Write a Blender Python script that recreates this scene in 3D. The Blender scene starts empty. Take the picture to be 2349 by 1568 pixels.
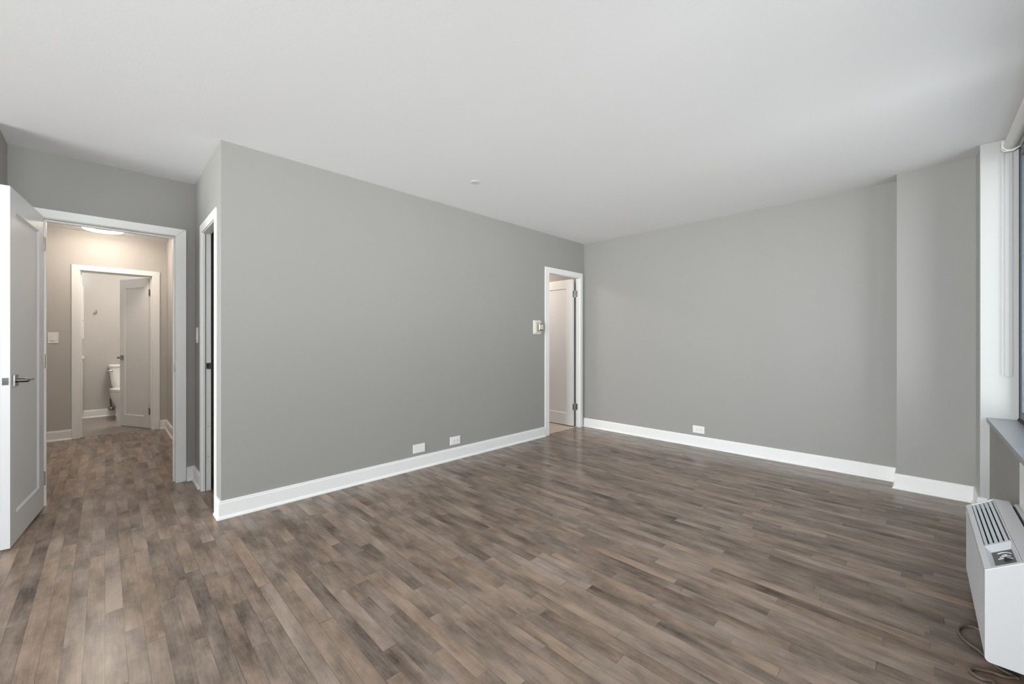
import bpy, bmesh, math, random
from mathutils import Vector, Matrix
random.seed(4)
S = bpy.context.scene
COL = S.collection
PI = math.pi
R2 = math.sqrt(2)

# ---------------------------------------------------------------- camera
F_PX = 933.5
cam_d = bpy.data.cameras.new('camera')
cam = bpy.data.objects.new('camera', cam_d)
COL.objects.link(cam)
cam_d.sensor_fit = 'HORIZONTAL'
cam_d.sensor_width = 36.0
cam_d.lens = F_PX * 36.0 / 2349.0
cam_d.shift_y = -3.0 / 2349.0
cam_d.clip_start = 0.02
cam.location = (0, 0, 1.175)
cam.rotation_euler = (PI / 2, 0, -PI / 4)
S.camera = cam

# ---------------------------------------------------------------- exposure, sky
S.view_settings.view_transform = 'Standard'
S.view_settings.look = 'None'
S.view_settings.exposure = 0.0
S.view_settings.gamma = 1.0
S.view_settings.use_curve_mapping = False
S.cycles.use_denoising = True
S.cycles.max_bounces = 14
S.cycles.diffuse_bounces = 10
S.cycles.sample_clamp_indirect = 8.0

SKY = 17.4
# brightness over the vertical direction (-1 down .. 1 up) and over the compass (-1 towards the bright side of the day .. 1 away)
GROUND = [(-1.0, (0.10, 0.10, 0.10)), (-0.6, (0.20, 0.20, 0.20)), (-0.3, (0.75, 0.75, 0.745)), (-0.12, (1.0, 0.995, 0.99)), (0.06, (0, 0, 0))]
SKYDOME = [(-0.12, (0, 0, 0)), (0.06, (0.97, 0.98, 1.0)), (1.0, (0.85, 0.88, 0.92))]
GROUND_COMPASS = [(-1.0, (1.6, 1.6, 1.6)), (-0.93, (1.35, 1.35, 1.35)), (-0.86, (0.62, 0.62, 0.62)), (-0.6, (0.50, 0.50, 0.50)), (0.1, (0.52, 0.52, 0.52)), (1.0, (0.52, 0.52, 0.52))]
SKY_COMPASS = [(-1.0, (1.65, 1.65, 1.65)), (-0.93, (1.35, 1.35, 1.35)), (-0.86, (0.45, 0.45, 0.45)), (-0.6, (0.28, 0.28, 0.28)), (0.0, (0.28, 0.28, 0.28)), (1.0, (0.28, 0.28, 0.28))]
W = bpy.data.worlds.new('overcast_sky')
S.world = W
W.use_nodes = True
nt = W.node_tree
nt.nodes.clear()
wo = nt.nodes.new('ShaderNodeOutputWorld')
bg = nt.nodes.new('ShaderNodeBackground')
geo = nt.nodes.new('ShaderNodeTexCoord')
sep = nt.nodes.new('ShaderNodeSeparateXYZ')


def wmath(op, a, b):
    n = nt.nodes.new('ShaderNodeMath')
    n.operation = op
    for k, v in enumerate((a, b)):
        if isinstance(v, (int, float)):
            n.inputs[k].default_value = v
        else:
            nt.links.new(v, n.inputs[k])
    return n.outputs[0]


def wramp(sock, stops):
    """colour ramp over a direction component in -1..1"""
    n = nt.nodes.new('ShaderNodeValToRGB')
    nt.links.new(wmath('MULTIPLY_ADD', sock, 0.5), n.inputs[0])
    n.inputs[0].links[0].from_node.inputs[2].default_value = 0.5
    el = n.color_ramp.elements
    while len(el) > 1:
        el.remove(el[0])
    for k, (p, c) in enumerate(stops):
        q = el[0] if k == 0 else el.new(p * 0.5 + 0.5)
        q.position = p * 0.5 + 0.5
        q.color = (*c, 1)
    return n.outputs[0]


nt.links.new(geo.outputs['Generated'], sep.inputs[0])
# sunlit ground and facades below the horizon, thin overcast above it; the bright side of the day lies behind the camera
compass = sep.outputs['X']
halves = []
for vert, comp in ((GROUND, GROUND_COMPASS), (SKYDOME, SKY_COMPASS)):
    mul = nt.nodes.new('ShaderNodeVectorMath')
    mul.operation = 'MULTIPLY'
    nt.links.new(wramp(sep.outputs['Z'], vert), mul.inputs[0])
    nt.links.new(wramp(compass, comp), mul.inputs[1])
    halves.append(mul.outputs[0])
mul = nt.nodes.new('ShaderNodeVectorMath')
nt.links.new(halves[0], mul.inputs[0])
nt.links.new(halves[1], mul.inputs[1])
bg.inputs['Strength'].default_value = SKY
nt.links.new(mul.outputs[0], bg.inputs['Color'])
nt.links.new(bg.outputs[0], wo.inputs[0])


def portal(name, loc, rot, sx, sy):
    l = bpy.data.lights.new(name, 'AREA')
    l.shape = 'RECTANGLE'
    l.size = sx
    l.size_y = sy
    l.cycles.is_portal = True
    o = bpy.data.objects.new(name, l)
    COL.objects.link(o)
    o.location = loc
    o.rotation_euler = rot
    return o


H = 2.5            # ceiling
XB = 4.66          # wall with the single outlet
YA = 3.256         # long grey wall
XC = 0.541         # closet wall
YH = 4.345         # wall of the hall door
XL = -0.466        # left wall
YW = -0.335        # low wall under the window
XE = -4.6          # wall behind the camera
WE = -1.95         # rear end of the long window
YF = 7.15          # far wall of the hall
YB = 8.95          # far wall of the bathroom

portal('window_daylight_portal', (1.13, -0.56, 1.545), (PI / 2, 0, PI), 6.1, 1.72)
portal('added_window_daylight_portal', (XE - 0.16, 1.8, 1.4), (0, PI / 2, PI), 2.0, 4.1)  # samples daylight through the added window behind the camera

# ---------------------------------------------------------------- materials


def nodes_of(name):
    m = bpy.data.materials.new(name)
    m.use_nodes = True
    t = m.node_tree
    b = t.nodes['Principled BSDF']
    return m, t, b


def mat(name, col, rough=0.5, metal=0.0, var=0.02, vscale=3.0, bump=0.0, bscale=120.0, spec=0.5, coat=0.0):
    m, t, b = nodes_of(name)
    tc = t.nodes.new('ShaderNodeTexCoord')
    n = t.nodes.new('ShaderNodeTexNoise')
    n.inputs['Scale'].default_value = vscale
    n.inputs['Detail'].default_value = 3
    t.links.new(tc.outputs['Object'], n.inputs['Vector'])
    mr = t.nodes.new('ShaderNodeMapRange')
    mr.inputs['To Min'].default_value = 1 - var
    mr.inputs['To Max'].default_value = 1 + var
    t.links.new(n.outputs['Fac'], mr.inputs['Value'])
    mx = t.nodes.new('ShaderNodeVectorMath')
    mx.operation = 'SCALE'
    mx.inputs[0].default_value = col[:3]
    t.links.new(mr.outputs[0], mx.inputs['Scale'])
    t.links.new(mx.outputs[0], b.inputs['Base Color'])
    b.inputs['Roughness'].default_value = rough
    b.inputs['Metallic'].default_value = metal
    b.inputs['Specular IOR Level'].default_value = spec
    b.inputs['Coat Weight'].default_value = coat
    if bump:
        n2 = t.nodes.new('ShaderNodeTexNoise')
        n2.inputs['Scale'].default_value = bscale
        n2.inputs['Detail'].default_value = 4
        t.links.new(tc.outputs['Object'], n2.inputs['Vector'])
        bp = t.nodes.new('ShaderNodeBump')
        bp.inputs['Strength'].default_value = bump
        bp.inputs['Distance'].default_value = 0.002
        t.links.new(n2.outputs['Fac'], bp.inputs['Height'])
        t.links.new(bp.outputs[0], b.inputs['Normal'])
    return m


def emit(name, col, k):
    m, t, b = nodes_of(name)
    b.inputs['Base Color'].default_value = (0.9, 0.9, 0.9, 1)
    b.inputs['Emission Color'].default_value = (*col, 1)
    b.inputs['Emission Strength'].default_value = k
    return m


GREY = mat('grey_wall_paint', (0.312, 0.304, 0.290), 0.62, var=0.012, bump=0.10, bscale=160, spec=0.35)
CEIL = mat('ceiling_paint', (0.86, 0.865, 0.88), 0.75, var=0.01, bump=0.22, bscale=70, spec=0.25)
BEIGE = mat('beige_wall_paint', (0.47, 0.455, 0.432), 0.6, var=0.012, bump=0.08, bscale=160, spec=0.35)
WHITE = mat('white_trim_paint', (0.80, 0.80, 0.79), 0.38, var=0.015, vscale=8, bump=0.05, bscale=40)
DOORW = mat('white_door_paint', (0.72, 0.72, 0.725), 0.36, var=0.01, bump=0.04, bscale=50)
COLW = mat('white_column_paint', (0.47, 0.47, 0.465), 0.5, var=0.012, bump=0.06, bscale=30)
PLATE = mat('white_plastic', (0.80, 0.79, 0.77), 0.3, var=0.005)
CREAM = mat('cream_plastic', (0.62, 0.57, 0.48), 0.4, var=0.02)
COVER = mat('yellowed_cover_paint', (0.70, 0.70, 0.68), 0.7)
SLOT = mat('dark_slot', (0.03, 0.03, 0.03), 0.6)
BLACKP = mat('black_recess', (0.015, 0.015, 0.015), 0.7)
CHROME = mat('brushed_nickel', (0.40, 0.385, 0.37), 0.22, metal=1.0, var=0.05, vscale=30)
DARKCH = mat('dark_polished_metal', (0.16, 0.155, 0.15), 0.15, metal=1.0, var=0.05, vscale=30)
BRONZE = mat('nickel_hinge', (0.42, 0.38, 0.33), 0.35, metal=1.0, var=0.08, vscale=40)
PORC = mat('white_porcelain', (0.82, 0.81, 0.79), 0.08, var=0.004, coat=0.4)
ACW = mat('white_appliance_enamel', (0.63, 0.63, 0.645), 0.32, var=0.01, bump=0.03, bscale=90)
ACD = mat('shaded_grille_backing', (0.16, 0.16, 0.165), 0.6)  # dark colour stands in for the shade between the grille ribs
ACG = mat('blue_grey_louvre', (0.62, 0.66, 0.70), 0.4, var=0.03)
ACP = mat('dark_control_panel', (0.10, 0.10, 0.10), 0.42, var=0.15, vscale=40)
SILVER = mat('silver_mark', (0.75, 0.75, 0.75), 0.3)
CORD = mat('tan_cord_rubber', (0.125, 0.095, 0.07), 0.45, var=0.08, vscale=30)
ALU = mat('slate_aluminium', (0.10, 0.125, 0.145), 0.35, metal=0.4, var=0.05)
SILLM = mat('grey_sill_laminate', (0.25, 0.265, 0.28), 0.3, var=0.03, vscale=12)
BLIND = mat('white_blind_fabric', (0.76, 0.75, 0.73), 0.7, var=0.02, bump=0.1, bscale=400)
CHAIN = mat('grey_bead_chain', (0.42, 0.42, 0.42), 0.4)
COUNTER = mat('white_counter', (0.82, 0.81, 0.79), 0.15)
RUBBER = mat('grey_seam', (0.06, 0.06, 0.06), 0.8)


def M_floor():
    m, t, b = nodes_of('stained_maple_strip_floor')
    N = t.nodes.new
    L = t.links.new

    def math_(op, a, c=None, cc=None):
        n = N('ShaderNodeMath')
        n.operation = op
        for i, v in enumerate((a, c, cc)):
            if v is None:
                continue
            if isinstance(v, (int, float)):
                n.inputs[i].default_value = v
            else:
                L(v, n.inputs[i])
        return n.outputs[0]

    def white(v, w):
        n = N('ShaderNodeTexWhiteNoise')
        n.noise_dimensions = '2D'
        cb = N('ShaderNodeCombineXYZ')
        L(v, cb.inputs[0])
        if isinstance(w, (int, float)):
            cb.inputs[1].default_value = w
        else:
            L(w, cb.inputs[1])
        L(cb.outputs[0], n.inputs['Vector'])
        return n.outputs['Value'], n.outputs['Color']
    tc = N('ShaderNodeTexCoord')
    sp = N('ShaderNodeSeparateXYZ')
    L(tc.outputs['Object'], sp.inputs[0])
    X, Y = sp.outputs[0], sp.outputs[1]
    PW = 0.0572
    xr = math_('DIVIDE', X, PW)
    row = math_('FLOOR', xr)
    fx = math_('FRACT', xr)
    r1, _ = white(row, 1.7)
    r2, _ = white(row, 9.3)
    ln = math_('MULTIPLY_ADD', r2, 0.45, 0.42)
    yo = math_('MULTIPLY_ADD', r1, 7.0, Y)
    yw = math_('MULTIPLY_ADD', math_('SINE', math_('MULTIPLY_ADD', yo, 4.1, math_('MULTIPLY', r2, 40.0))), 0.15, yo)
    yr = math_('DIVIDE', yw, ln)
    idx = math_('FLOOR', yr)
    fy = math_('FRACT', yr)
    pv, pc = white(row, idx)
    # blotchy figure inside each board
    cb = N('ShaderNodeCombineXYZ')
    L(math_('MULTIPLY', X, 1.0), cb.inputs[0])
    L(math_('MULTIPLY', Y, 0.30), cb.inputs[1])
    L(math_('MULTIPLY', pv, 37.0), cb.inputs[2])
    n1 = N('ShaderNodeTexNoise')
    n1.inputs['Scale'].default_value = 11.0
    n1.inputs['Detail'].default_value = 5
    n1.inputs['Roughness'].default_value = 0.6
    n1.inputs['Distortion'].default_value = 0.15
    L(cb.outputs[0], n1.inputs['Vector'])
    # fine grain along the board
    cb2 = N('ShaderNodeCombineXYZ')
    L(math_('MULTIPLY', X, 210.0), cb2.inputs[0])
    L(math_('MULTIPLY', Y, 9.0), cb2.inputs[1])
    L(math_('MULTIPLY', pv, 91.0), cb2.inputs[2])
    n2 = N('ShaderNodeTexNoise')
    n2.inputs['Scale'].default_value = 1.0
    n2.inputs['Detail'].default_value = 3
    L(cb2.outputs[0], n2.inputs['Vector'])
    # curly cross figure
    cb3 = N('ShaderNodeCombineXYZ')
    L(math_('MULTIPLY', X, 16.0), cb3.inputs[0])
    L(math_('MULTIPLY', Y, 38.0), cb3.inputs[1])
    L(math_('MULTIPLY', pv, 53.0), cb3.inputs[2])
    n3 = N('ShaderNodeTexNoise')
    n3.inputs['Scale'].default_value = 1.0
    n3.inputs['Detail'].default_value = 2
    n3.inputs['Distortion'].default_value = 1.2
    L(cb3.outputs[0], n3.inputs['Vector'])
    v = math_('MULTIPLY_ADD', math_('SUBTRACT', pv, 0.5), 0.25, 0.5)
    v = math_('ADD', v, math_('MULTIPLY', math_('SUBTRACT', n1.outputs['Fac'], 0.5), 1.40))
    v = math_('ADD', v, math_('MULTIPLY', math_('SUBTRACT', n2.outputs['Fac'], 0.5), 0.32))
    v = math_('ADD', v, math_('MULTIPLY', math_('SUBTRACT', n3.outputs['Fac'], 0.5), 0.13))
    cr = N('ShaderNodeValToRGB')
    L(v, cr.inputs[0])
    el = cr.color_ramp.elements
    el[0].position = 0.12
    el[0].color = (0.070, 0.047, 0.034, 1)
    el[1].position = 0.90
    el[1].color = (0.356, 0.242, 0.167, 1)
    q = el.new(0.36); q.color = (0.161, 0.109, 0.074, 1)
    q = el.new(0.62); q.color = (0.257, 0.173, 0.118, 1)
    # greyer or browner board
    hs = N('ShaderNodeHueSaturation')
    L(cr.outputs[0], hs.inputs['Color'])
    sc = N('ShaderNodeSeparateColor')
    L(pc, sc.inputs[0])
    L(math_('MULTIPLY_ADD', sc.outputs[1], 0.20, 0.64), hs.inputs['Saturation'])
    # gaps
    gx = math_('MINIMUM', fx, math_('SUBTRACT', 1.0, fx))
    gxm = math_('LESS_THAN', gx, math_('MULTIPLY_ADD', r2, 0.009, 0.004))
    gy = math_('MULTIPLY', math_('MINIMUM', fy, math_('SUBTRACT', 1.0, fy)), ln)
    gym = math_('LESS_THAN', gy, 0.0005)
    g = math_('MAXIMUM', gxm, gym)
    mx = N('ShaderNodeMix')
    mx.data_type = 'RGBA'
    L(math_('MULTIPLY', g, 0.68), mx.inputs['Factor'])
    L(hs.outputs[0], mx.inputs['A'])
    mx.inputs['B'].default_value = (0.022, 0.017, 0.013, 1)
    L(mx.outputs['Result'], b.inputs['Base Color'])
    n4 = N('ShaderNodeTexNoise')
    n4.inputs['Scale'].default_value = 5.0
    n4.inputs['Detail'].default_value = 4
    L(tc.outputs['Object'], n4.inputs['Vector'])
    L(math_('MULTIPLY_ADD', n4.outputs['Fac'], 0.12, 0.15), b.inputs['Roughness'])
    b.inputs['Specular IOR Level'].default_value = 0.19
    hgt = math_('ADD', math_('MULTIPLY', g, -1.0), math_('MULTIPLY', pv, 0.35))
    hgt = math_('ADD', hgt, math_('MULTIPLY', n2.outputs['Fac'], 0.22))
    bp = N('ShaderNodeBump')
    bp.inputs['Strength'].default_value = 0.05
    bp.inputs['Distance'].default_value = 0.001
    L(hgt, bp.inputs['Height'])
    L(bp.outputs[0], b.inputs['Normal'])
    return m


def M_tile(name, c1, c2, grout, w, h):
    m, t, b = nodes_of(name)
    tc = t.nodes.new('ShaderNodeTexCoord')
    br = t.nodes.new('ShaderNodeTexBrick')
    br.inputs['Color1'].default_value = (*c1, 1)
    br.inputs['Color2'].default_value = (*c2, 1)
    br.inputs['Mortar'].default_value = (*grout, 1)
    br.inputs['Scale'].default_value = 1.0
    br.inputs['Mortar Size'].default_value = 0.0025
    br.inputs['Brick Width'].default_value = w
    br.inputs['Row Height'].default_value = h
    t.links.new(tc.outputs['Object'], br.inputs['Vector'])
    n = t.nodes.new('ShaderNodeTexNoise')
    n.inputs['Scale'].default_value = 4
    n.inputs['Detail'].default_value = 6
    t.links.new(tc.outputs['Object'], n.inputs['Vector'])
    mr = t.nodes.new('ShaderNodeMapRange')
    mr.inputs['To Min'].default_value = 0.85
    mr.inputs['To Max'].default_value = 1.15
    t.links.new(n.outputs['Fac'], mr.inputs['Value'])
    sc = t.nodes.new('ShaderNodeVectorMath')
    sc.operation = 'SCALE'
    t.links.new(br.outputs['Color'], sc.inputs[0])
    t.links.new(mr.outputs[0], sc.inputs['Scale'])
    t.links.new(sc.outputs[0], b.inputs['Base Color'])
    b.inputs['Roughness'].default_value = 0.35
    return m


def M_glass():
    m, t, b = nodes_of('window_glass')
    t.nodes.remove(b)
    out = [n for n in t.nodes if n.type == 'OUTPUT_MATERIAL'][0]
    tr = t.nodes.new('ShaderNodeBsdfTransparent')
    tr.inputs['Color'].default_value = (0.96, 0.98, 0.98, 1)
    gl = t.nodes.new('ShaderNodeBsdfGlossy')
    gl.inputs['Roughness'].default_value = 0.0
    fr = t.nodes.new('ShaderNodeFresnel')
    fr.inputs['IOR'].default_value = 1.45
    mx = t.nodes.new('ShaderNodeMixShader')
    # reflect once per pane: only its outer skin, so that the two faces of the sheet do not trap light
    ge = t.nodes.new('ShaderNodeNewGeometry')
    inv = t.nodes.new('ShaderNodeMath')
    inv.operation = 'SUBTRACT'
    inv.inputs[0].default_value = 1.0
    t.links.new(ge.outputs['Backfacing'], inv.inputs[1])
    fm = t.nodes.new('ShaderNodeMath')
    fm.operation = 'MULTIPLY'
    t.links.new(fr.outputs[0], fm.inputs[0])
    t.links.new(inv.outputs[0], fm.inputs[1])
    t.links.new(fm.outputs[0], mx.inputs[0])
    t.links.new(tr.outputs[0], mx.inputs[1])
    t.links.new(gl.outputs[0], mx.inputs[2])
    t.links.new(mx.outputs[0], out.inputs['Surface'])
    return m


FLOOR = M_floor()
TILE = M_tile('grey_bathroom_tile', (0.25, 0.225, 0.20), (0.235, 0.21, 0.19), (0.40, 0.375, 0.345), 0.61, 0.305)
TILE2 = M_tile('beige_tile', (0.52, 0.46, 0.39), (0.50, 0.44, 0.375), (0.42, 0.38, 0.33), 0.45, 0.45)
GLASS = M_glass()

# ---------------------------------------------------------------- mesh helpers


class MB:
    def __init__(self):
        self.b = bmesh.new()

    def box(self, x0, x1, y0, y1, z0, z1):
        vs = [self.b.verts.new(p) for p in ((x0, y0, z0), (x1, y0, z0), (x1, y1, z0), (x0, y1, z0),
                                            (x0, y0, z1), (x1, y0, z1), (x1, y1, z1), (x0, y1, z1))]
        for f in ((0, 3, 2, 1), (4, 5, 6, 7), (0, 1, 5, 4), (1, 2, 6, 5), (2, 3, 7, 6), (3, 0, 4, 7)):
            self.b.faces.new([vs[i] for i in f])
        return self

    def poly(self, pts):
        self.b.faces.new([self.b.verts.new(p) for p in pts])
        return self

    def prism(self, prof, axis, a0, a1):
        """closed profile of 2-D points swept along an axis"""
        def P(p, a):
            if axis == 'x':
                return (a, p[0], p[1])
            if axis == 'y':
                return (p[0], a, p[1])
            return (p[0], p[1], a)
        A = [self.b.verts.new(P(p, a0)) for p in prof]
        B = [self.b.verts.new(P(p, a1)) for p in prof]
        n = len(prof)
        self.b.faces.new(A)
        self.b.faces.new(B[::-1])
        for i in range(n):
            j = (i + 1) % n
            self.b.faces.new((A[i], B[i], B[j], A[j]))
        return self

    def sweep(self, path, prof, left=1):
        """profile (d, z) offset to the left (or right) of an open XY path, with mitred corners"""
        n = len(path)
        dirs = []
        for i in range(n - 1):
            d = Vector(path[i + 1]) - Vector(path[i])
            dirs.append(d.normalized())
        rings = []
        for i in range(n):
            da = dirs[max(0, i - 1)]
            db = dirs[min(n - 2, i)]
            na = Vector((-da.y, da.x)) * left
            nb = Vector((-db.y, db.x)) * left
            mt = (na + nb)
            mt = mt / max(1e-6, mt.dot(na))
            rings.append([self.b.verts.new((path[i][0] + mt.x * d, path[i][1] + mt.y * d, z)) for d, z in prof])
        k = len(prof)
        for i in range(n - 1):
            for a in range(k):
                c = (a + 1) % k
                self.b.faces.new((rings[i][a], rings[i + 1][a], rings[i + 1][c], rings[i][c]))
        self.b.faces.new(rings[0])
        self.b.faces.new(rings[-1][::-1])
        return self

    def loft(self, secs, n=32, exp=2.0):
        """stack of super-elliptical rings (z, cx, cy, rx, ry)"""
        rings = []
        for s in secs:
            z, cx, cy, rx, ry = s[:5]
            ex = s[5] if len(s) > 5 else exp
            ring = []
            for i in range(n):
                a = 2 * PI * i / n
                c, q = math.cos(a), math.sin(a)
                ring.append(self.b.verts.new((cx + rx * math.copysign(abs(c) ** (2 / ex), c),
                                              cy + ry * math.copysign(abs(q) ** (2 / ex), q), z)))
            rings.append(ring)
        for r0, r1 in zip(rings, rings[1:]):
            for i in range(n):
                j = (i + 1) % n
                self.b.faces.new((r0[i], r0[j], r1[j], r1[i]))
        self.b.faces.new(rings[0][::-1])
        self.b.faces.new(rings[-1])
        return self

    def tube(self, pts, r, n=10, flat=1.0):
        pts = [Vector(p) for p in pts]
        up = Vector((0, 0, 1))
        rings = []
        for i, p in enumerate(pts):
            d = (pts[min(i + 1, len(pts) - 1)] - pts[max(i - 1, 0)]).normalized()
            u = up if abs(d.dot(up)) < 0.95 else Vector((1, 0, 0))
            s = d.cross(u).normalized()
            w = s.cross(d).normalized()
            rad = r[i] if isinstance(r, (list, tuple)) else r
            rings.append([self.b.verts.new(p + s * (rad * flat * math.cos(2 * PI * k / n)) + w * (rad * math.sin(2 * PI * k / n)))
                          for k in range(n)])
        for a, c in zip(rings, rings[1:]):
            for k in range(n):
                j = (k + 1) % n
                self.b.faces.new((a[k], a[j], c[j], c[k]))
        self.b.faces.new(rings[0][::-1])
        self.b.faces.new(rings[-1])
        return self

    def torus(self, c, R, r, n=64, k=14, squash=1.0):
        rings = []
        for i in range(n):
            a = 2 * PI * i / n
            rings.append([self.b.verts.new((c[0] + (R + r * math.cos(2 * PI * j / k)) * math.cos(a),
                                            c[1] + (R + r * math.cos(2 * PI * j / k)) * math.sin(a),
                                            c[2] + r * squash * math.sin(2 * PI * j / k))) for j in range(k)])
        for i in range(n):
            p, q = rings[i], rings[(i + 1) % n]
            for j in range(k):
                jj = (j + 1) % k
                self.b.faces.new((p[j], q[j], q[jj], p[jj]))
        return self

    def build(self, name, m, parent=None, bevel=0.0, seg=2, smooth=False, loc=None, rotz=0.0):
        bmesh.ops.recalc_face_normals(self.b, faces=self.b.faces[:])
        me = bpy.data.meshes.new(name)
        self.b.to_mesh(me)
        self.b.free()
        me.materials.append(m)
        o = bpy.data.objects.new(name, me)
        COL.objects.link(o)
        if parent is not None:
            o.parent = parent
        if loc is not None:
            o.location = loc
        o.rotation_euler.z = rotz
        if smooth:
            for p in me.polygons:
                p.use_smooth = True
            md = o.modifiers.new('edge', 'EDGE_SPLIT')
            md.split_angle = math.radians(50)
        if bevel:
            md = o.modifiers.new('bevel', 'BEVEL')
            md.width = bevel
            md.segments = seg
            md.limit_method = 'ANGLE'
            md.angle_limit = math.radians(40)
            md.harden_normals = False
        return o


def tag(o, label, cat, kind=None, group=None):
    o['label'] = label
    o['category'] = cat
    if kind:
        o['kind'] = kind
    if group:
        o['group'] = group
    return o


def empty(name, loc=(0, 0, 0), rotz=0.0):
    o = bpy.data.objects.new(name, None)
    o.empty_display_size = 0.05
    COL.objects.link(o)
    o.location = loc
    o.rotation_euler.z = rotz
    return o


def struct(o, label, cat):
    return tag(o, label, cat, 'structure')


# ---------------------------------------------------------------- setting: floors and ceiling
o = MB().box(XE - 0.2, XB + 0.1, -0.6, YF + 0.06, -0.06, 0.0).build('floor', FLOOR)
struct(o, 'grey-brown stained maple strip floor running from the room into the hall', 'floor')
o = MB().box(-0.95, 1.25, YF + 0.06, YB + 0.1, -0.06, 0.002).build('floor_bathroom', TILE)
struct(o, 'taupe tile floor beyond the second doorway, under the toilet', 'floor')
o = MB().box(3.3, XB + 0.1, YA + 0.035, 5.65, -0.0005, 0.004).build('floor_tiled', TILE2)
struct(o, 'pale beige tile floor seen through the doorway in the room corner', 'floor')
o = MB().box(XE - 0.2, XB + 0.25, -0.62, YB + 0.12, H, H + 0.1).build('ceiling', CEIL)
struct(o, 'broad white plaster ceiling over the room', 'ceiling')

# ---------------------------------------------------------------- setting: walls
T = 0.12
D3a, D3b, DTOP = 3.899, 4.552, 2.022      # doorway in the long wall
o = (MB().prism([(XC, YA), (D3a - 0.02, YA), (D3a - 0.02, YA + T), (XC + T, YA + T)], 'z', 0, H).box(D3a - 0.02, D3b + 0.02, YA, YA + T, DTOP + 0.02, H)
     .box(D3b + 0.02, XB, YA, YA + T, 0, H)).build('wall_long', GREY)
struct(o, 'long grey wall with two low plates and a thermostat', 'wall')
o = MB().box(XB, XB + 0.12, -0.6, 5.7, 0, H).build('wall_right', GREY)
struct(o, 'grey wall with one low outlet, right of the corner doorway', 'wall')
o = MB().box(4.462, XB, -0.6, 0.125, 0, H).build('wall_pier', GREY)
struct(o, 'shallow grey pier projecting at the right end of the wall', 'wall')
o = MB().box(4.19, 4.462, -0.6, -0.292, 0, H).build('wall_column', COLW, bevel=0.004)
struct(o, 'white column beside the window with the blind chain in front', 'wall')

D2a, D2b = 3.425, 3.948                     # closet doorway
o = (MB().prism([(XC, YA), (XC + T, YA + T), (XC + T, D2a - 0.03), (XC, D2a - 0.03)], 'z', 0, H).box(XC, XC + 0.048, D2b + 0.03, YH, 0, H)
     .box(XC, XC + T, D2a - 0.03, D2b + 0.03, 2.05, H)).build('wall_closet', GREY)
struct(o, 'short grey wall with the dark narrow closet doorway', 'wall')
D1a, D1b, D1T = -0.312, 0.415, 2.04        # hall doorway
o = (MB().box(XL - 0.1, D1a - 0.02, YH, YH + T, 0, H).box(D1b + 0.02, 1.7, YH, YH + T, 0, H)
     .box(D1a - 0.02, D1b + 0.02, YH, YH + T, D1T + 0.02, H)).build('wall_entry', GREY)
struct(o, 'grey wall above and beside the open hall doorway', 'wall')
o = MB().box(XL - 0.1, XL, 3.95, YH, 0, H).build('wall_left', GREY)
struct(o, 'sliver of grey wall at the left edge, behind the open door', 'wall')
o = MB().box(XE - 0.1, XL - 0.1, 3.95, 4.05, 0, H).build('wall_rear_left', GREY)
struct(o, 'grey wall left of the camera, outside the picture', 'wall')
o = (MB().box(XE - 0.12, XE, -0.6, -0.2, 0, H).box(XE - 0.12, XE, 3.8, 4.05, 0, H)
     .box(XE - 0.12, XE, -0.2, 3.8, 0, 0.4).box(XE - 0.12, XE, -0.2, 3.8, 2.4, H)).build('wall_rear', GREY)
struct(o, 'grey wall behind the camera with the added window opening', 'wall')
o = MB().box(WE, 4.19, -0.6, YW, 0, 0.632).box(XE, WE, -0.6, YW, 0, H).build('wall_window', GREY)
struct(o, 'low grey wall under the window sill, behind the air conditioner', 'wall')
o = MB().box(WE, 4.19, -0.6, -0.455, 2.425, H).build('trim_1', WHITE)
struct(o, 'white head strip over the window behind the roller blind', 'trim')
o = MB().box(1.58, 1.68, YA + T, YH, 0, H).build('wall_closet_back', GREY)
struct(o, 'dark back wall inside the closet', 'wall')

# hall and bathroom shells
XHR = 0.586
BDa, BDb = -0.214, 0.442                   # bathroom doorway
o = (MB().box(-1.5, BDa - 0.02, YF, YF + T, 0, H).box(BDb + 0.02, 1.25, YF, YF + T, 0, H)
     .box(BDa - 0.02, BDb + 0.02, YF, YF + T, DTOP + 0.025, H)).build('wall_hall_far', BEIGE)
struct(o, 'beige wall at the far end of the hall with the bathroom doorway', 'wall')
o = (MB().box(XHR, XHR + 0.1, YH + T, 5.40, 0, H).box(XHR, XHR + 0.1, 6.16, YF, 0, H)
     .box(XHR, XHR + 0.1, 5.40, 6.16, 2.04, H)).build('wall_hall_right', BEIGE)
struct(o, 'beige right wall of the hall, seen at a narrow angle', 'wall')
o = MB().box(-0.60, -0.48, YH + T, 6.12, 0, H).build('wall_hall_left', BEIGE)
struct(o, 'beige left wall of the hall, behind the open door', 'wall')
o = MB().box(-1.5, -1.4, 6.0, YF, 0, H).box(-1.4, -0.6, 6.0, 6.12, 0, H).build('wall_hall_end', BEIGE)
struct(o, 'beige end of the hall side branch, out of sight', 'wall')
o = MB().box(-1.0, 1.3, YB, YB + T, 0, H).build('wall_bath_far', BEIGE)
struct(o, 'beige bathroom wall behind the toilet with a robe hook', 'wall')
o = MB().box(-1.0, -0.9, YF + T, YB, 0, H).build('wall_bath_left', BEIGE)
struct(o, 'beige left bathroom wall beside the vanity, out of sight', 'wall')
o = MB().box(1.2, 1.3, YF + T, YB, 0, H).build('wall_bath_right', BEIGE)
struct(o, 'beige right bathroom wall hidden behind the bathroom door', 'wall')
o = MB().box(3.2, 3.3, YA + T, 5.7, 0, H).box(3.3, XB, 5.6, 5.7, 0, H).build('wall_side_room', BEIGE)
struct(o, 'beige walls of the small tiled room beyond the corner doorway', 'wall')

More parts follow.
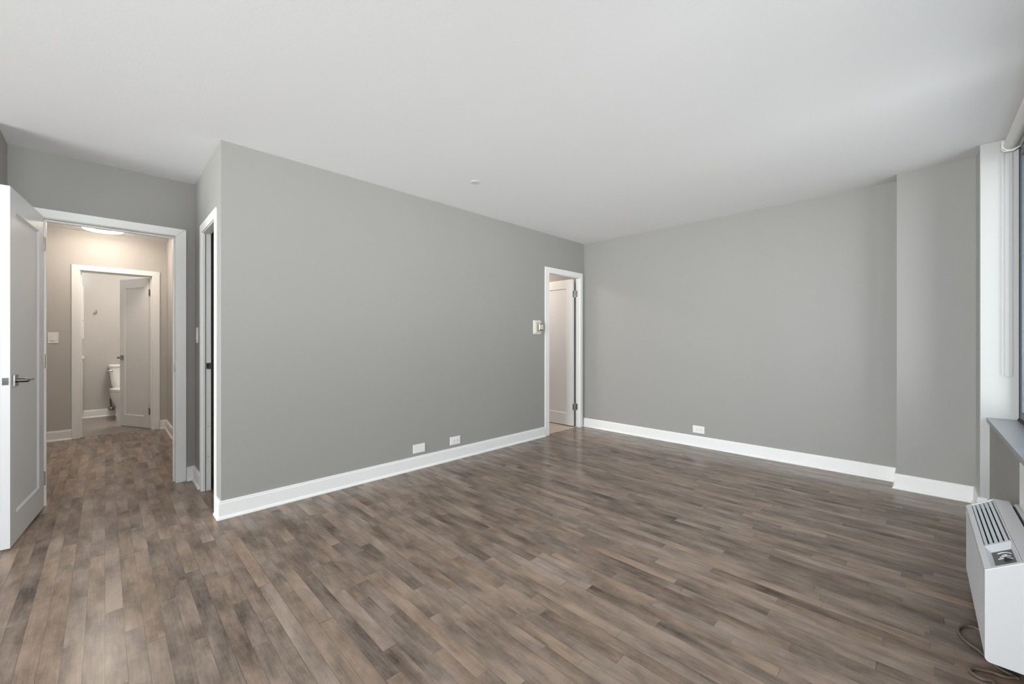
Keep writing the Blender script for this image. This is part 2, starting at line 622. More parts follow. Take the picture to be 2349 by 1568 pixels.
# ---------------------------------------------------------------- baseboards
BBH = 0.118
BB = [(0, 0), (0.026, 0), (0.026, 0.006), (0.021, 0.016), (0.0145, 0.021), (0.0145, BBH - 0.016), (0.012, BBH - 0.012),
      (0.012, BBH - 0.004), (0.008, BBH), (0, BBH)]


def base(name, path, left, label, parent=None):
    o = MB().sweep(path, BB, left).build(name, WHITE)
    return struct(o, label, 'baseboard')


base('baseboard_long', [(XC, D2a - 0.054), (XC, YA), (D3a - 0.078, YA)], -1,
     'white baseboard along the long grey wall, turning the closet corner')
base('baseboard_right', [(XB, YA), (XB, 0.125), (4.462, 0.125), (4.462, -0.292), (4.19, -0.292), (4.19, YW), (2.99, YW)], -1,
     'white baseboard along the outlet wall and around the pier')
base('baseboard_closet', [(D1b + 0.068, YH), (XC, YH), (XC, D2b + 0.071)], -1,
     'short white baseboard in the corner between hall and closet doorways')
base('baseboard_left', [(XL, 3.95), (XL, YH), (D1a - 0.068, YH)], -1, 'white baseboard behind the open door at left')
base('baseboard_hall', [(-1.4, YF), (BDa - 0.07, YF)], -1, 'white baseboard on the hall wall under the beige light switch')
base('baseboard_hall_right', [(BDb + 0.075, YF), (XHR, YF), (XHR, 6.235)], -1, 'white baseboard in the right far corner of the hall')
base('baseboard_hall_left', [(-0.48, YH + T), (-0.48, 6.12)], -1, 'white baseboard end peeking past the open door')
base('baseboard_bath', [(-0.9, YB), (1.2, YB)], -1, 'white baseboard on the bathroom wall behind the toilet')

# ---------------------------------------------------------------- door casings


def casing(name, p0, ang, a, b, top, wl, wr, wt, depth, label, stop=0.05, inner=True, thick=0.013, jt=0.018):
    """casing and jamb of a doorway; local x along the wall, local -y towards the viewer's room, jamb runs into +y"""
    m = MB()
    t = thick
    # front face: two legs and a mitred head
    for sgn, x, w in ((-1, a, wl), (1, b, wr)):
        xo = x + sgn * w
        m.b.faces.ensure_lookup_table()
        prof = [(x, 0.0), (xo, 0.0), (xo, top + wt), (x, top)]
        A = [m.b.verts.new((px, 0, pz)) for px, pz in prof]
        B = [m.b.verts.new((px, -t, pz)) for px, pz in prof]
        m.b.faces.new(A)
        m.b.faces.new(B[::-1])
        for i in range(4):
            j = (i + 1) % 4
            m.b.faces.new((A[i], B[i], B[j], A[j]))
    prof = [(a, top), (b, top), (b + wr, top + wt), (a - wl, top + wt)]
    A = [m.b.verts.new((px, 0, pz)) for px, pz in prof]
    B = [m.b.verts.new((px, -t, pz)) for px, pz in prof]
    m.b.faces.new(A)
    m.b.faces.new(B[::-1])
    for i in range(4):
        j = (i + 1) % 4
        m.b.faces.new((A[i], B[i], B[j], A[j]))
    o = m.build(name, WHITE, bevel=0.003, loc=p0, rotz=ang)
    j = MB()
    j.box(a - jt, a + 0.004, -0.004, depth, 0, top + jt)
    j.box(b - 0.004, b + jt, -0.004, depth, 0, top + jt)
    j.box(a + 0.004, b - 0.004, -0.004, depth, top - 0.004, top + jt)
    j.build('jamb', WHITE, o, bevel=0.002)
    if inner:
        k = MB()
        k.box(a + 0.004, a + 0.016, stop, stop + 0.034, 0, top - 0.004)
        k.box(b - 0.016, b - 0.004, stop, stop + 0.034, 0, top - 0.004)
        k.box(a + 0.016, b - 0.016, stop, stop + 0.034, top - 0.016, top - 0.004)
        k.build('door_stop', WHITE, o, bevel=0.002)
    return struct(o, label, 'door casing')


def hinge(parent, x, y, z, h=0.09, m=BRONZE, w=0.028):
    """knuckle and two leaves, in the parent's own axes"""
    k = MB()
    k.tube([(x, y, z - h / 2), (x, y, z + h / 2)], 0.0065, 10)
    k.tube([(x, y, z - h / 2 - 0.005), (x, y, z - h / 2)], 0.0045, 10)
    k.tube([(x, y, z + h / 2), (x, y, z + h / 2 + 0.005)], 0.0045, 10)
    o = k.build('hinge', m, parent, smooth=True)
    return o


trim_hall = casing('trim_2', (0, YH, 0), 0, D1a, D1b, D1T, 0.066, 0.066, 0.06, T + 0.004,
                   'white casing around the open hall doorway at left', stop=0.045)
k = MB().box(D1b - 0.007, D1b - 0.0035, 0.012, 0.038, 0.915, 0.985)
k.box(D1b - 0.0085, D1b - 0.006, 0.016, 0.032, 0.935, 0.965)
k.build('strike_plate', DARKCH, trim_hall)

# closet doorway: wall faces -X; local x runs along world -Y so the room side is local -y
trim_closet = casing('trim_3', (XC, 0, 0), -PI / 2, -D2b, -D2a, 2.015, 0.071, 0.053, 0.066, 0.05,
                     'white casing around the dark closet doorway beside the wall corner', inner=False)
k = MB().box(-D2b + 0.0035, -D2b + 0.0065, 0.0125, 0.016, 0, 2.01).build('jamb_seam', RUBBER, trim_closet)
s = MB().box(-D2b + 0.004, -D2b + 0.0065, 0.018, 0.054, 0.952, 1.002).build('strike_plate', CHROME, trim_closet, bevel=0.001)
MB().box(-D2b + 0.0055, -D2b + 0.0072, 0.021, 0.036, 0.962, 0.992).build('strike_hole', BLACKP, s)
for z in (0.50, 0.265):
    MB().box(-D2b + 0.004, -D2b + 0.0055, 0.028, 0.033, z, z + 0.005).build('screw_hole', SLOT, trim_closet)

trim_corner = casing('trim_4', (0, YA, 0), 0, D3a, D3b, DTOP, 0.077, 0.056, 0.066, 0.056,
                     'white casing around the doorway in the room corner', inner=False)
trim_bath = casing('trim_5', (0, YF, 0), 0, BDa, BDb, DTOP + 0.003, 0.07, 0.073, 0.062, T + 0.004,
                   'white casing around the bathroom doorway at the hall end', stop=0.045)
trim_hr = casing('trim_6', (XHR, 0, 0), -PI / 2, -6.16, -5.40, 2.02, 0.075, 0.075, 0.065, 0.09,
                 'white casing on the right hall wall, just past the hall doorway', inner=False)

# ---------------------------------------------------------------- panel doors


def panel_door(name, hx, hy, ang, w, h, label, side=1, st=0.115, tr=0.125, br=0.165, t=0.036, z0=0.012):
    """shaker leaf with one recessed panel; local x runs from the hinge, y across the thickness"""
    m = MB()
    m.box(0, st, -t / 2, t / 2, 0, h).box(w - st, w, -t / 2, t / 2, 0, h)
    m.box(st, w - st, -t / 2, t / 2, 0, br).box(st, w - st, -t / 2, t / 2, h - tr, h)
    o = m.build(name, DOORW, loc=(hx, hy, z0), rotz=ang)
    p = MB()
    p.box(st - 0.001, w - st + 0.001, -t / 2 + 0.010, t / 2 - 0.010, br - 0.001, h - tr + 0.001)
    po = p.build('panel', DOORW, o)
    mo = MB()
    g = 0.011
    for s in (-1, 1):
        yo, yi = s * t / 2, s * (t / 2 - 0.010)
        out = [(st, br), (w - st, br), (w - st, h - tr), (st, h - tr)]
        inn = [(st + g, br + g), (w - st - g, br + g), (w - st - g, h - tr - g), (st + g, h - tr - g)]
        for i in range(4):
            j = (i + 1) % 4
            mo.poly([(out[i][0], yo - s * 0.001, out[i][1]), (out[j][0], yo - s * 0.001, out[j][1]),
                     (inn[j][0], yi + s * 0.0004, inn[j][1]), (inn[i][0], yi + s * 0.0004, inn[i][1])])
    mo.build('panel_moulding', DOORW, o)
    return struct(o, label, 'door')


def lever(door, x, z, sy, t=0.036, dirx=-1, m=CHROME, big=1.0):
    """square rose, neck and lever on one face; the lever runs back towards the hinge"""
    y = sy * t / 2
    r = 0.034 * big
    q = MB().box(x - r, x + r, min(y, y + sy * 0.012), max(y, y + sy * 0.012), z - r, z + r)
    ro = q.build('handle', m, door, bevel=0.003)
    ro['label'] = 'dark metal lever handle on a square plate'
    n = MB().tube([(x, y + sy * 0.010, z), (x, y + sy * 0.052, z), (x, y + sy * 0.060, z)], [0.0125 * big, 0.0125 * big, 0.007], 16)
    n.build('neck', DARKCH, ro, smooth=True)
    l = MB()
    l.box(min(x + dirx * 0.105, x - dirx * 0.008), max(x + dirx * 0.105, x - dirx * 0.008),
          min(y + sy * 0.044, y + sy * 0.060), max(y + sy * 0.044, y + sy * 0.060), z - 0.006, z + 0.006)
    l.build('lever', m, ro, bevel=0.003)
    return ro


# hall door: hinge at the left jamb, swung into the room
ang1 = math.atan2(3.604 - 4.325, -0.394 + 0.322)
door1 = panel_door('door_1', -0.322, 4.325, ang1, 0.726, 2.03, 'white open shaker door at the left edge, leading to the hall',
                   st=0.112, tr=0.125, br=0.165)
lever(door1, 0.726 - 0.066, 0.935, 1)
lever(door1, 0.726 - 0.066, 0.935, -1)
k = MB().box(0.724, 0.7268, -0.0125, 0.0125, 0.915, 0.955).build('latch_plate', DARKCH, door1, bevel=0.001)
MB().tube([(0.726, 0, 0.935), (0.7285, 0, 0.935)], 0.0095, 16).build('latch_bolt', DARKCH, k, smooth=True)
for z in (0.2, 1.02, 1.84):
    hinge(door1, -0.006, 0.020, z)

# corner doorway leaf swung away into the tiled room
ang3 = PI / 2
door2 = panel_door('door_2', 4.520, 3.336, ang3, 0.645, 2.0, 'white door standing open beyond the corner doorway',
                   st=0.105, tr=0.12, br=0.16, z0=0.014)
for z in (0.26, 1.80):
    hh = hinge(door2, -0.008, -0.0235, z, h=0.085, m=CHROME)
    MB().box(-0.0025, 0.0005, -0.020, 0.018, z - 0.0425, z + 0.0425).build('hinge_leaf', CHROME, hh)
    MB().box(-0.050, -0.010, -0.0275, -0.0255, z - 0.0425, z + 0.0425).build('hinge_leaf', CHROME, hh)
lever(door2, 0.645 - 0.06, 0.94, 1)
lever(door2, 0.645 - 0.06, 0.94, -1)

# bathroom leaf swung into the bathroom
ang5 = math.atan2(7.755 - 7.262, 0.187 - 0.428)
door3 = panel_door('door_3', 0.424, 7.25, ang5, 0.60, 1.995, 'white open bathroom door half hiding the toilet',
                   st=0.10, tr=0.12, br=0.15, z0=0.014)
for z in (0.22, 1.80):
    hh = hinge(door3, -0.007, -0.019, z)
    MB().box(-0.0025, 0.0005, -0.018, 0.016, z - 0.045, z + 0.045).build('hinge_leaf', BRONZE, hh)
lever(door3, 0.60 - 0.055, 0.93, 1)
lever(door3, 0.60 - 0.055, 0.93, -1)

# closed door on the right hall wall
door4 = panel_door('door_4', XHR + 0.045, 6.154, -PI / 2, 0.748, 2.0, 'closed white door on the right hall wall, edge-on')

# ---------------------------------------------------------------- window strip
win = empty('window_1', (0, 0, 0.66))
struct(win, 'long window beside the camera, its dark frame at the right edge', 'window')
f = MB()
xs = [4.188, 3.05, 1.72, 0.39, -0.94]
f.box(WE, 4.188, -0.53, -0.462, 0.0, 0.05)
f.box(WE, 4.188, -0.53, -0.462, 1.70, 1.765)
for x in xs:
    f.box(x - 0.055, x, -0.53, -0.462, 0.05, 1.70)
f.box(WE, WE + 0.06, -0.53, -0.462, 0.05, 1.70)
f.build('window_frame', ALU, win, bevel=0.003)
for i, x in enumerate(xs):
    x0 = (xs[i + 1] if i < 4 else WE + 0.06)
    MB().box(x0, x - 0.055, -0.506, -0.500, 0.05, 1.70).build('glass_pane', GLASS, win)
s = MB().box(WE, 4.19, -0.470, -0.320, -0.028, -0.001).build('window_sill', SILLM, win, bevel=0.002)
s['label'] = 'grey laminate sill with a dark front edge'
MB().box(WE, 4.1835, -0.4625, -0.452, -0.001, 0.010).box(4.1835, 4.1895, -0.4625, -0.458, -0.001, 1.765).build('sill_gasket', RUBBER, win)

for x in xs + [WE + 0.06]:  # unseen fins added outside to block daylight grazing along the window
    MB().box(x - 0.055, x, -1.12, -0.602, -0.9, 2.1).build('light_blocking_fin', ALU, win, bevel=0.003)

win2 = empty('added_rear_window', (XE, 1.8, 0.4))  # unseen window, added to light the surfaces that face backwards
struct(win2, 'wide unseen window added behind the camera to light the room', 'window')
f = MB()
f.box(-0.09, -0.04, -2.0, 2.0, 0, 0.05).box(-0.09, -0.04, -2.0, 2.0, 1.95, 2.0)
for y in (-2.0, -0.025, 1.95):
    f.box(-0.09, -0.04, y, y + 0.05, 0.05, 1.95)
f.build('window_frame', ALU, win2, bevel=0.003)
for y in (-1.95, 0.025):
    MB().box(-0.068, -0.062, y, y + 1.925, 0.05, 1.95).build('glass_pane', GLASS, win2)

# ---------------------------------------------------------------- roller blind
bl = empty('roller_blind', (4.186, -0.425, 2.452))
tag(bl, 'white rolled-up roller blind at the ceiling over the window', 'blind')
MB().tube([(-0.012, 0, 0), (-1.45, 0, 0)], 0.034, 28).build('blind_tube', BLIND, bl, smooth=True)
b_ = MB()
b_.prism([(0.038, 0.034), (0.042, 0.034), (0.042, -0.030), (0.030, -0.043), (-0.010, -0.046), (-0.040, -0.026), (-0.040, -0.021),
          (-0.010, -0.041), (0.029, -0.038), (0.038, -0.028)], 'x', -0.030, 0.001)
b_.prism([(0.038, 0.034), (0.042, 0.034), (0.042, -0.030), (0.030, -0.043), (-0.010, -0.046), (-0.040, -0.026), (-0.040, 0.034)], 'x', -0.003, 0.001)
b_.build('bracket', WHITE, bl)
MB().tube([(-0.014, 0, 0), (-0.020, 0, 0)], 0.0405, 24).build('end_cap', WHITE, bl, smooth=True)
c_ = MB()
pts = [(-0.010, 0.030, -0.03)]
for i in range(13):
    a = PI * i / 12
    pts.append((-0.010, 0.0125 + 0.0175 * math.cos(a), -1.50 - 0.0175 * math.sin(a)))
pts.append((-0.010, -0.005, -0.03))
c_.tube(pts, 0.0016, 8)
ch = c_.build('pull_chain', CHAIN, bl, smooth=True)
ch['label'] = 'thin grey pull chain hanging in a long loop'

# ---------------------------------------------------------------- air conditioner
AX0, AX1 = 2.182, 2.974
FY, RY, BY = -0.163, -0.248, -0.298
ZB, ZF, ZR = 0.052, 0.372, 0.428
ac = empty('air_conditioner', (AX0, FY, 0))
tag(ac, 'white through-wall air conditioner under the window with top louvres', 'air conditioner')
dz = (ZR - ZF) / (RY - FY)


def slope(y):
    return ZF + (y - FY) * dz


def loc(x, y, z):
    return (x - AX0, y - FY, z)


def acbox(m, x0, x1, y0, y1, z0, z1):
    return m.box(x0 - AX0, x1 - AX0, y0 - FY, y1 - FY, z0, z1)


def acprism(m, prof, x0, x1):
    return m.prism([(y - FY, z) for y, z in prof], 'x', x0 - AX0, x1 - AX0)


end = [(FY - 0.014 + 0.014 * math.sin(a * PI / 10), ZB + 0.014 - 0.014 * math.cos(a * PI / 10)) for a in range(6)] + [(FY, ZF), (RY, ZR), (BY, ZR), (BY, ZB)]
body = MB()
acprism(body, end, AX0, AX0 + 0.018)
acprism(body, end, AX1 - 0.014, AX1)
acprism(body, [(RY - 0.001, ZR), (BY, ZR), (BY, ZB), (BY + 0.012, ZB), (BY + 0.012, ZR - 0.012), (RY - 0.001, ZR - 0.012)], AX0 + 0.018, AX1 - 0.014)
# frame of the sloping top: front strip, strip under the ridge and the divider by the controls
y1 = FY - 0.016
acprism(body, [(FY, ZF), (y1, slope(y1)), (y1, slope(y1) - 0.02), (FY, ZF - 0.02)], AX0 + 0.018, AX1 - 0.014)
y2 = RY + 0.004
acprism(body, [(y2, slope(y2)), (RY, ZR), (RY, ZR - 0.02), (y2, slope(y2) - 0.02)], AX0 + 0.018, AX1 - 0.014)
acprism(body, [(y1, slope(y1)), (y2, slope(y2)), (y2, slope(y2) - 0.02), (y1, slope(y1) - 0.02)], 2.398, 2.416)
acbox(body, AX0 + 0.018, AX1 - 0.014, BY + 0.012, FY - 0.006, ZB, ZB + 0.01)
body.build('cabinet', ACW, ac, bevel=0.004, seg=3)
fr = MB()
n = 24
for i in range(n):
    z = ZB + 0.014 + i * (ZF - 0.026 - ZB - 0.014) / n
    zh = (ZF - 0.026 - ZB - 0.014) / n
    acprism(fr, [(FY - 0.0125, z + zh * 0.12), (FY - 0.0125, z + zh * 0.60), (FY - 0.002, z + zh * 0.62), (FY, z + zh * 0.55),
                 (FY, z + zh * 0.18), (FY - 0.002, z + zh * 0.10)], AX0 + 0.018, AX1 - 0.014)
g = fr.build('front_grille', ACW, ac)
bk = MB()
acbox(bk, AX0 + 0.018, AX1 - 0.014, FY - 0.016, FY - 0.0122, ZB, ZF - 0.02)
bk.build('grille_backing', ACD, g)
g['label'] = 'front face of fine horizontal ribs'
# louvres
ly0, ly1 = y1 - 0.001, y2 + 0.001
for i in range(5):
    yc = ly0 + (ly1 - ly0) * (i + 0.42) / 5
    sl = MB()
    zc = slope(yc)
    w = (ly0 - ly1) / 5
    acprism(sl, [(yc + w * 0.33, zc - 0.0085), (yc - w * 0.27, zc + 0.001), (yc - w * 0.40, zc - 0.001), (yc + w * 0.20, zc - 0.0105)],
            2.417, AX1 - 0.015)
    sl.build('louvre', ACG, ac, bevel=0.0008)
w_ = MB()
acprism(w_, [(ly0, slope(ly0) - 0.032), (ly1, slope(ly1) - 0.032), (ly1, slope(ly1) - 0.036), (ly0, slope(ly0) - 0.036)], 2.417, AX1 - 0.015)
w_.build('vent_cavity', BLACKP, ac)
# control pocket
cx0, cx1 = AX0 + 0.019, 2.397
p_ = MB()
rim = [(cx0, y1), (cx1, y1), (cx1, y2), (cx0, y2)]
ins = [(cx0 + 0.004, y1 - 0.014), (cx1 - 0.034, y1 - 0.014), (cx1 - 0.034, y2 + 0.003), (cx0 + 0.004, y2 + 0.003)]
for i in range(4):
    j = (i + 1) % 4
    p_.poly([loc(rim[i][0], rim[i][1], slope(rim[i][1]) - 0.001), loc(rim[j][0], rim[j][1], slope(rim[j][1]) - 0.001),
             loc(ins[j][0], ins[j][1], slope(ins[j][1]) - 0.016), loc(ins[i][0], ins[i][1], slope(ins[i][1]) - 0.016)])
p_.build('control_pocket', ACG, ac)
q_ = MB()
acprism(q_, [(y1 - 0.010, slope(y1 - 0.010) - 0.016), (y2, slope(y2) - 0.016), (y2, slope(y2) - 0.020), (y1 - 0.010, slope(y1 - 0.010) - 0.020)], cx0, cx1 - 0.03)
cp = q_.build('control_panel', ACP, ac)
cp['label'] = 'dark control panel with pale marks'


def onpan(x, y, up=0.0008):
    return loc(x, y, slope(y) - 0.016 + up)


mk = MB()
for path in ([(2.335, -0.206), (2.340, -0.216), (2.334, -0.228), (2.318, -0.236)], [(2.300, -0.208), (2.302, -0.226), (2.296, -0.232)],
             [(2.285, -0.203), (2.286, -0.224), (2.270, -0.235)], [(2.312, -0.214), (2.316, -0.226), (2.306, -0.222)]):
    mk.tube([onpan(x, y, 0.002) for x, y in path], 0.0016, 6)
mk.build('panel_mark', SILVER, cp, smooth=True)
k_ = MB()
acbox(k_, 2.262, 2.272, -0.236, -0.215, slope(-0.225) - 0.022, slope(-0.225) - 0.010)
k_.build('control_slot', BLACKP, cp)
sleeve = MB()
acbox(sleeve, AX0 + 0.01, AX1 - 0.012, YW + 0.001, BY - 0.012, 0.06, 0.424)
sleeve.build('wall_sleeve', ACW, ac, bevel=0.003)
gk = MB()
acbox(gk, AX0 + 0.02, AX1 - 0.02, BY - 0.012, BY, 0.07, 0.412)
gk.build('gap_shade', BLACKP, ac)  # black filler paints the shade in the gap behind the cabinet
o = MB().box(0.2, 2.925, YW, YW + 0.014, 0.427, 0.628).build('trim_7', WHITE, bevel=0.006, seg=3)
struct(o, 'white wall panel between the air conditioner and the sill, at the right edge', 'trim')

# cord


def pxfloor(px, py, z=0.006):
    d = F_PX * (1.175 - z) / (py - 781.0)
    a = (px - 1174.5) / F_PX
    return (d * (1 + a) / R2, d * (1 - a) / R2, z)


def smooth_path(p, n=8):
    p = [Vector(q) for q in p]
    out = []
    for i in range(len(p) - 1):
        p0, p1, p2, p3 = p[max(0, i - 1)], p[i], p[i + 1], p[min(len(p) - 1, i + 2)]
        for k in range(n):
            t = k / n
            out.append(0.5 * ((2 * p1) + (-p0 + p2) * t + (2 * p0 - 5 * p1 + 4 * p2 - p3) * t * t + (-p0 + 3 * p1 - 3 * p2 + p3) * t ** 3))
    out.append(p[-1])
    return out


lp1 = [pxfloor(*q) for q in ((2233, 1437), (2216, 1434), (2203, 1437), (2198, 1445), (2206, 1460), (2222, 1475), (2250, 1495))]
lp2 = [pxfloor(*q) for q in ((2306, 1551), (2280, 1542), (2256, 1536), (2237, 1532.5), (2228, 1533), (2226, 1538), (2233, 1545), (2252, 1556), (2282, 1568))]
cd = [(2.75, -0.25, 0.02), pxfloor(2262, 1443)] + lp1 + [(2.26, -0.20, 0.006), (2.24, -0.24, 0.006), (2.235, -0.235, 0.006)] + lp2 + \
     [(1.97, -0.175, 0.006), (1.93, -0.23, 0.006), (1.95, -0.30, 0.006)]
o = MB().tube(smooth_path(cd), 0.0046, 10, flat=1.25).build('power_cord', CORD, smooth=True)
tag(o, 'tan power cord looping over the floor from under the air conditioner', 'cord')

# ---------------------------------------------------------------- plates, outlets, switches


def wall_thing(name, x, y, z, ang):
    """origin on the wall; local x along the wall, local -y out of the wall"""
    return empty(name, (x, y, z), ang)


def outlet(x, y, z, ang, label):
    t = wall_thing('electrical_outlet', x, y, z, ang)
    tag(t, label, 'outlet')
    MB().box(-0.0625, 0.0625, -0.006, 0.0, -0.04, 0.04).build('cover_plate', PLATE, t, bevel=0.002)
    s = MB().box(-0.036, 0.036, -0.0085, -0.006, -0.018, 0.018).build('socket_face', PLATE, t, bevel=0.0015)
    for cx in (-0.018, 0.018):
        q = MB()
        q.box(cx - 0.003, cx + 0.004, -0.0088, -0.0080, 0.0050, 0.0075)
        q.box(cx - 0.003, cx + 0.004, -0.0088, -0.0080, -0.0075, -0.0050)
        q.tube([(cx + 0.0115, -0.0088, 0), (cx + 0.0115, -0.0080, 0)], 0.003, 10)
        q.build('socket_slot', SLOT, s)
    return t


outlet(2.455, YA, 0.187, 0, 'white outlet low on the long wall, right of a blank plate')
outlet(XB, 1.729, 0.190, -PI / 2, 'white outlet low on the right-hand grey wall')
t = wall_thing('blank_plate', 2.043, YA, 0.186, 0)
tag(t, 'blank white cover plate low on the long grey wall', 'cover plate')
MB().box(-0.0625, 0.0625, -0.006, 0.0, -0.04, 0.04).build('cover_plate', PLATE, t, bevel=0.002)
for cx in (-0.03, 0.03):
    MB().tube([(cx, -0.0068, 0), (cx, -0.0055, 0)], 0.003, 10).build('screw', PLATE, t)


def switch(x, y, z, ang, label, w=0.0425, h=0.0635):
    t = wall_thing('light_switch', x, y, z, ang)
    tag(t, label, 'light switch')
    MB().box(-w, w, -0.007, 0.0, -h, h).build('cover_plate', PLATE, t, bevel=0.0025)
    MB().prism([(-0.006, 0.033), (-0.0085, 0.033), (-0.0115, -0.033), (-0.006, -0.033)], 'x', -0.0165, 0.0165).build('rocker', PLATE, t, bevel=0.001)
    return t


switch(-0.43, YF, 1.208, 0, 'white rocker switch on the beige hall wall left of the bathroom')
switch(XC, 4.212, 1.22, -PI / 2, 'white rocker switch edge-on beside the closet doorway')

t = wall_thing('thermostat', 3.678, YA, 1.337, 0)
tag(t, 'wall thermostat on a white plate left of the corner doorway', 'thermostat')
MB().box(-0.066, 0.062, -0.010, 0.0, -0.082, 0.082).build('back_plate', PLATE, t, bevel=0.002)
MB().box(-0.050, 0.058, -0.030, -0.010, -0.066, 0.064).build('base_cover', CREAM, t, bevel=0.003)
d = MB().box(-0.022, 0.050, -0.062, -0.030, -0.040, 0.042).build('thermostat_body', CHROME, t, bevel=0.004)
MB().box(-0.016, 0.044, -0.0635, -0.0615, -0.026, 0.030).build('dial_window', CREAM, d)
MB().box(-0.018, 0.046, -0.060, -0.034, -0.043, -0.0395).build('vent_slot', SLOT, d)

# ceiling cover
t = empty('ceiling_cover', (2.191, 2.627, H))
tag(t, 'small round painted cover plate on the ceiling above the long wall', 'cover plate')
MB().loft([(-0.0035, 0, 0, 0.030, 0.030), (-0.0030, 0, 0, 0.036, 0.036), (-0.0015, 0, 0, 0.039, 0.039), (0.0, 0, 0, 0.040, 0.040)], 40).build('cover_plate', COVER, t, smooth=True)

# ---------------------------------------------------------------- lamps
WARM = (1.0, 0.87, 0.74)
HALLGLOW = emit('hall_lamp_glow', WARM, 46)
for (lx, ly, lb) in ((-0.016, 6.65, 'round glowing ceiling lamp in the hall, seen through the doorway'), (-0.016, 5.25, 'unseen second hall ceiling lamp, added above the doorway head to brighten the hall')):  # the nearer lamp is unseen, added to brighten the hall floor
  t = empty('ceiling_lamp', (lx, ly, H))
  tag(t, lb, 'lamp')
  MB().loft([(-0.03, 0, 0, 0.16, 0.16), (0, 0, 0, 0.165, 0.165)], 48).build('base', WHITE, t, smooth=True)
  MB().torus((0, 0, -0.036), 0.140, 0.034, squash=0.75).build('diffuser', HALLGLOW, t, smooth=True)
  MB().loft([(-0.05, 0, 0, 0.06, 0.06), (-0.045, 0, 0, 0.075, 0.075), (-0.03, 0, 0, 0.08, 0.08)], 40).build('centre_cap', CHROME, t, smooth=True)

t = empty('vanity_lamp', (-0.55, YB, 2.2))
tag(t, 'light bar above the bathroom vanity, out of sight', 'lamp')
MB().box(-0.25, 0.25, -0.03, 0, -0.04, 0.04).build('back_plate', CHROME, t, bevel=0.003)
MB().tube([(-0.22, -0.08, 0), (0.22, -0.08, 0)], 0.035, 20).build('diffuser', emit('vanity_lamp_glow', (0.95, 0.97, 1.0), 14), t, smooth=True)

t = empty('added_bath_lamp', (0.35, 7.9, H))  # lamp out of view, added for bathroom brightness
tag(t, 'unseen round ceiling lamp added to brighten the bathroom', 'lamp')
MB().loft([(-0.07, 0, 0, 0.09, 0.09), (-0.05, 0, 0, 0.14, 0.14), (0, 0, 0, 0.15, 0.15)], 40).build('diffuser', emit('bath_lamp_glow', (1.0, 0.91, 0.82), 100), t, smooth=True)

t = empty('side_room_lamp', (3.95, 4.4, H))
tag(t, 'round ceiling lamp of the small tiled room, out of sight', 'lamp')
MB().loft([(-0.08, 0, 0, 0.09, 0.09), (-0.05, 0, 0, 0.14, 0.14), (0, 0, 0, 0.15, 0.15)], 40).build('diffuser', emit('side_lamp_glow', (1.0, 0.87, 0.75), 90), t, smooth=True)

# ---------------------------------------------------------------- bathroom things
TX = 0.245
t = empty('toilet', (TX, YB, 0.002))
tag(t, 'white two-piece toilet partly hidden by the bathroom door', 'toilet')
bw = MB()
bw.loft([(0.0, 0, -0.47, 0.138, 0.24, 2.6), (0.02, 0, -0.47, 0.136, 0.238, 2.6), (0.12, 0, -0.46, 0.130, 0.225, 2.4), (0.20, 0, -0.46, 0.134, 0.228, 2.3),
         (0.26, 0, -0.465, 0.165, 0.25, 2.2), (0.33, 0, -0.47, 0.190, 0.266), (0.39, 0, -0.475, 0.198, 0.272), (0.415, 0, -0.475, 0.198, 0.272)], 40)
bw.box(-0.12, 0.12, -0.30, -0.03, 0.30, 0.44)
bw.build('bowl', PORC, t, smooth=True)
MB().loft([(0.418, 0, -0.475, 0.200, 0.275), (0.424, 0, -0.475, 0.204, 0.279), (0.438, 0, -0.475, 0.204, 0.279), (0.442, 0, -0.475, 0.198, 0.273)], 48).build('seat', PORC, t, smooth=True)
MB().loft([(0.446, 0, -0.475, 0.198, 0.273), (0.452, 0, -0.475, 0.203, 0.278), (0.462, 0, -0.475, 0.200, 0.275), (0.470, 0, -0.47, 0.17, 0.24), (0.473, 0, -0.47, 0.10, 0.16)], 48).build('lid', PORC, t, smooth=True)
MB().loft([(0.445, 0, -0.12, 0.165, 0.085, 5), (0.50, 0, -0.12, 0.178, 0.09, 6), (0.70, 0, -0.118, 0.200, 0.098, 7), (0.765, 0, -0.118, 0.203, 0.10, 7)], 56).build('tank', PORC, t, smooth=True)
MB().loft([(0.765, 0, -0.118, 0.212, 0.106, 7), (0.772, 0, -0.118, 0.216, 0.109, 7), (0.798, 0, -0.118, 0.216, 0.109, 7), (0.806, 0, -0.118, 0.205, 0.10, 7)], 56).build('tank_lid', PORC, t, smooth=True)
MB().tube([(-0.165, -0.21, 0.715), (-0.165, -0.235, 0.715), (-0.20, -0.24, 0.715), (-0.235, -0.235, 0.712)], [0.012, 0.012, 0.009, 0.011], 12).build('flush_lever', CHROME, t, smooth=True)
MB().tube(smooth_path([(-0.155, -0.11, 0.45), (-0.165, -0.10, 0.36), (-0.185, -0.08, 0.26), (-0.175, -0.07, 0.14)]), 0.009, 10).build('supply_hose', DARKCH, t, smooth=True)
v = MB().tube([(-0.175, 0, 0.125), (-0.175, -0.07, 0.125)], 0.012, 12)
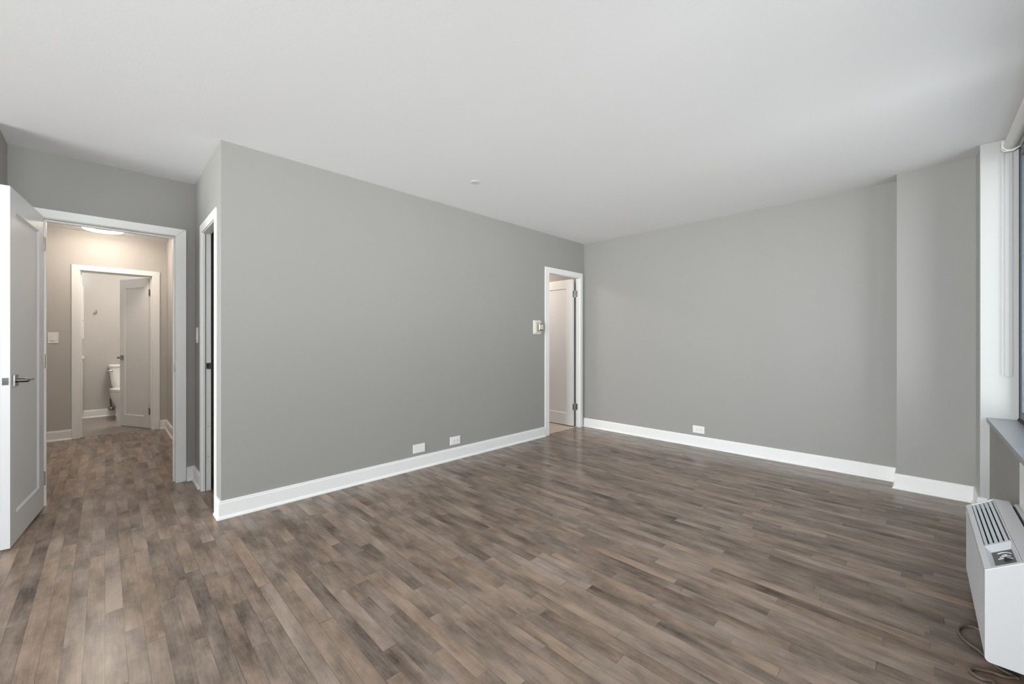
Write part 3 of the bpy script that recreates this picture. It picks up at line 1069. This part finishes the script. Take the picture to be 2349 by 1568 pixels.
v.loft([(0.095, -0.175, -0.085, 0.025, 0.02), (0.11, -0.175, -0.085, 0.038, 0.026), (0.13, -0.175, -0.085, 0.038, 0.026), (0.148, -0.175, -0.085, 0.02, 0.016)], 20)
v.build('shutoff_valve', CHROME, t, smooth=True)

t = empty('vanity_cabinet', (-0.55, YB - 0.016, 0.002))
tag(t, 'white bathroom vanity just inside the left door jamb', 'vanity')
VR = 0.318   # right side, local
MB().box(-0.33, VR, -0.415, 0, 0.105, 0.90).build('body', DOORW, t, bevel=0.002)
MB().box(-0.33, VR - 0.012, -0.37, 0, 0.0, 0.105).build('toe_kick', DOORW, t)
MB().box(-0.34, VR + 0.017, -0.445, -0.002, 0.908, 0.948).build('countertop', COUNTER, t, bevel=0.003)
for z0, z1 in ((0.755, 0.897), (0.11, 0.745)):
    MB().box(-0.005, VR - 0.001, -0.433, -0.415, z0, z1).build('drawer' if z0 > 0.5 else 'cabinet_door', DOORW, t, bevel=0.002)
    MB().box(-0.329, -0.009, -0.433, -0.415, z0, z1).build('drawer' if z0 > 0.5 else 'cabinet_door', DOORW, t, bevel=0.002)

t = empty('medicine_cabinet', (-0.5, YB, 1.6))
tag(t, 'white wall cabinet above the vanity, a thin slice at the jamb', 'cabinet')
MB().box(-0.28, 0.272, -0.115, 0, -0.39, 0.39).build('body', DOORW, t, bevel=0.002)
c = MB().box(-0.28, 0.274, -0.135, -0.117, -0.392, 0.392).build('door', DOORW, t, bevel=0.002)
MB().tube([(0.262, -0.135, -0.12), (0.262, -0.15, -0.12)], 0.008, 12).build('knob', CHROME, c, smooth=True)

t = empty('robe_hook', (-0.095, YB, 1.615))
tag(t, 'small chrome robe hook on the bathroom wall above the toilet', 'hook')
MB().box(-0.016, 0.016, -0.008, 0, -0.022, 0.022).build('back_plate', CHROME, t, bevel=0.003)
MB().tube(smooth_path([(0, -0.005, -0.005), (0, -0.035, -0.012), (0, -0.05, 0.004), (0, -0.05, 0.028)]), 0.0075, 12).build('peg', CHROME, t, smooth=True)
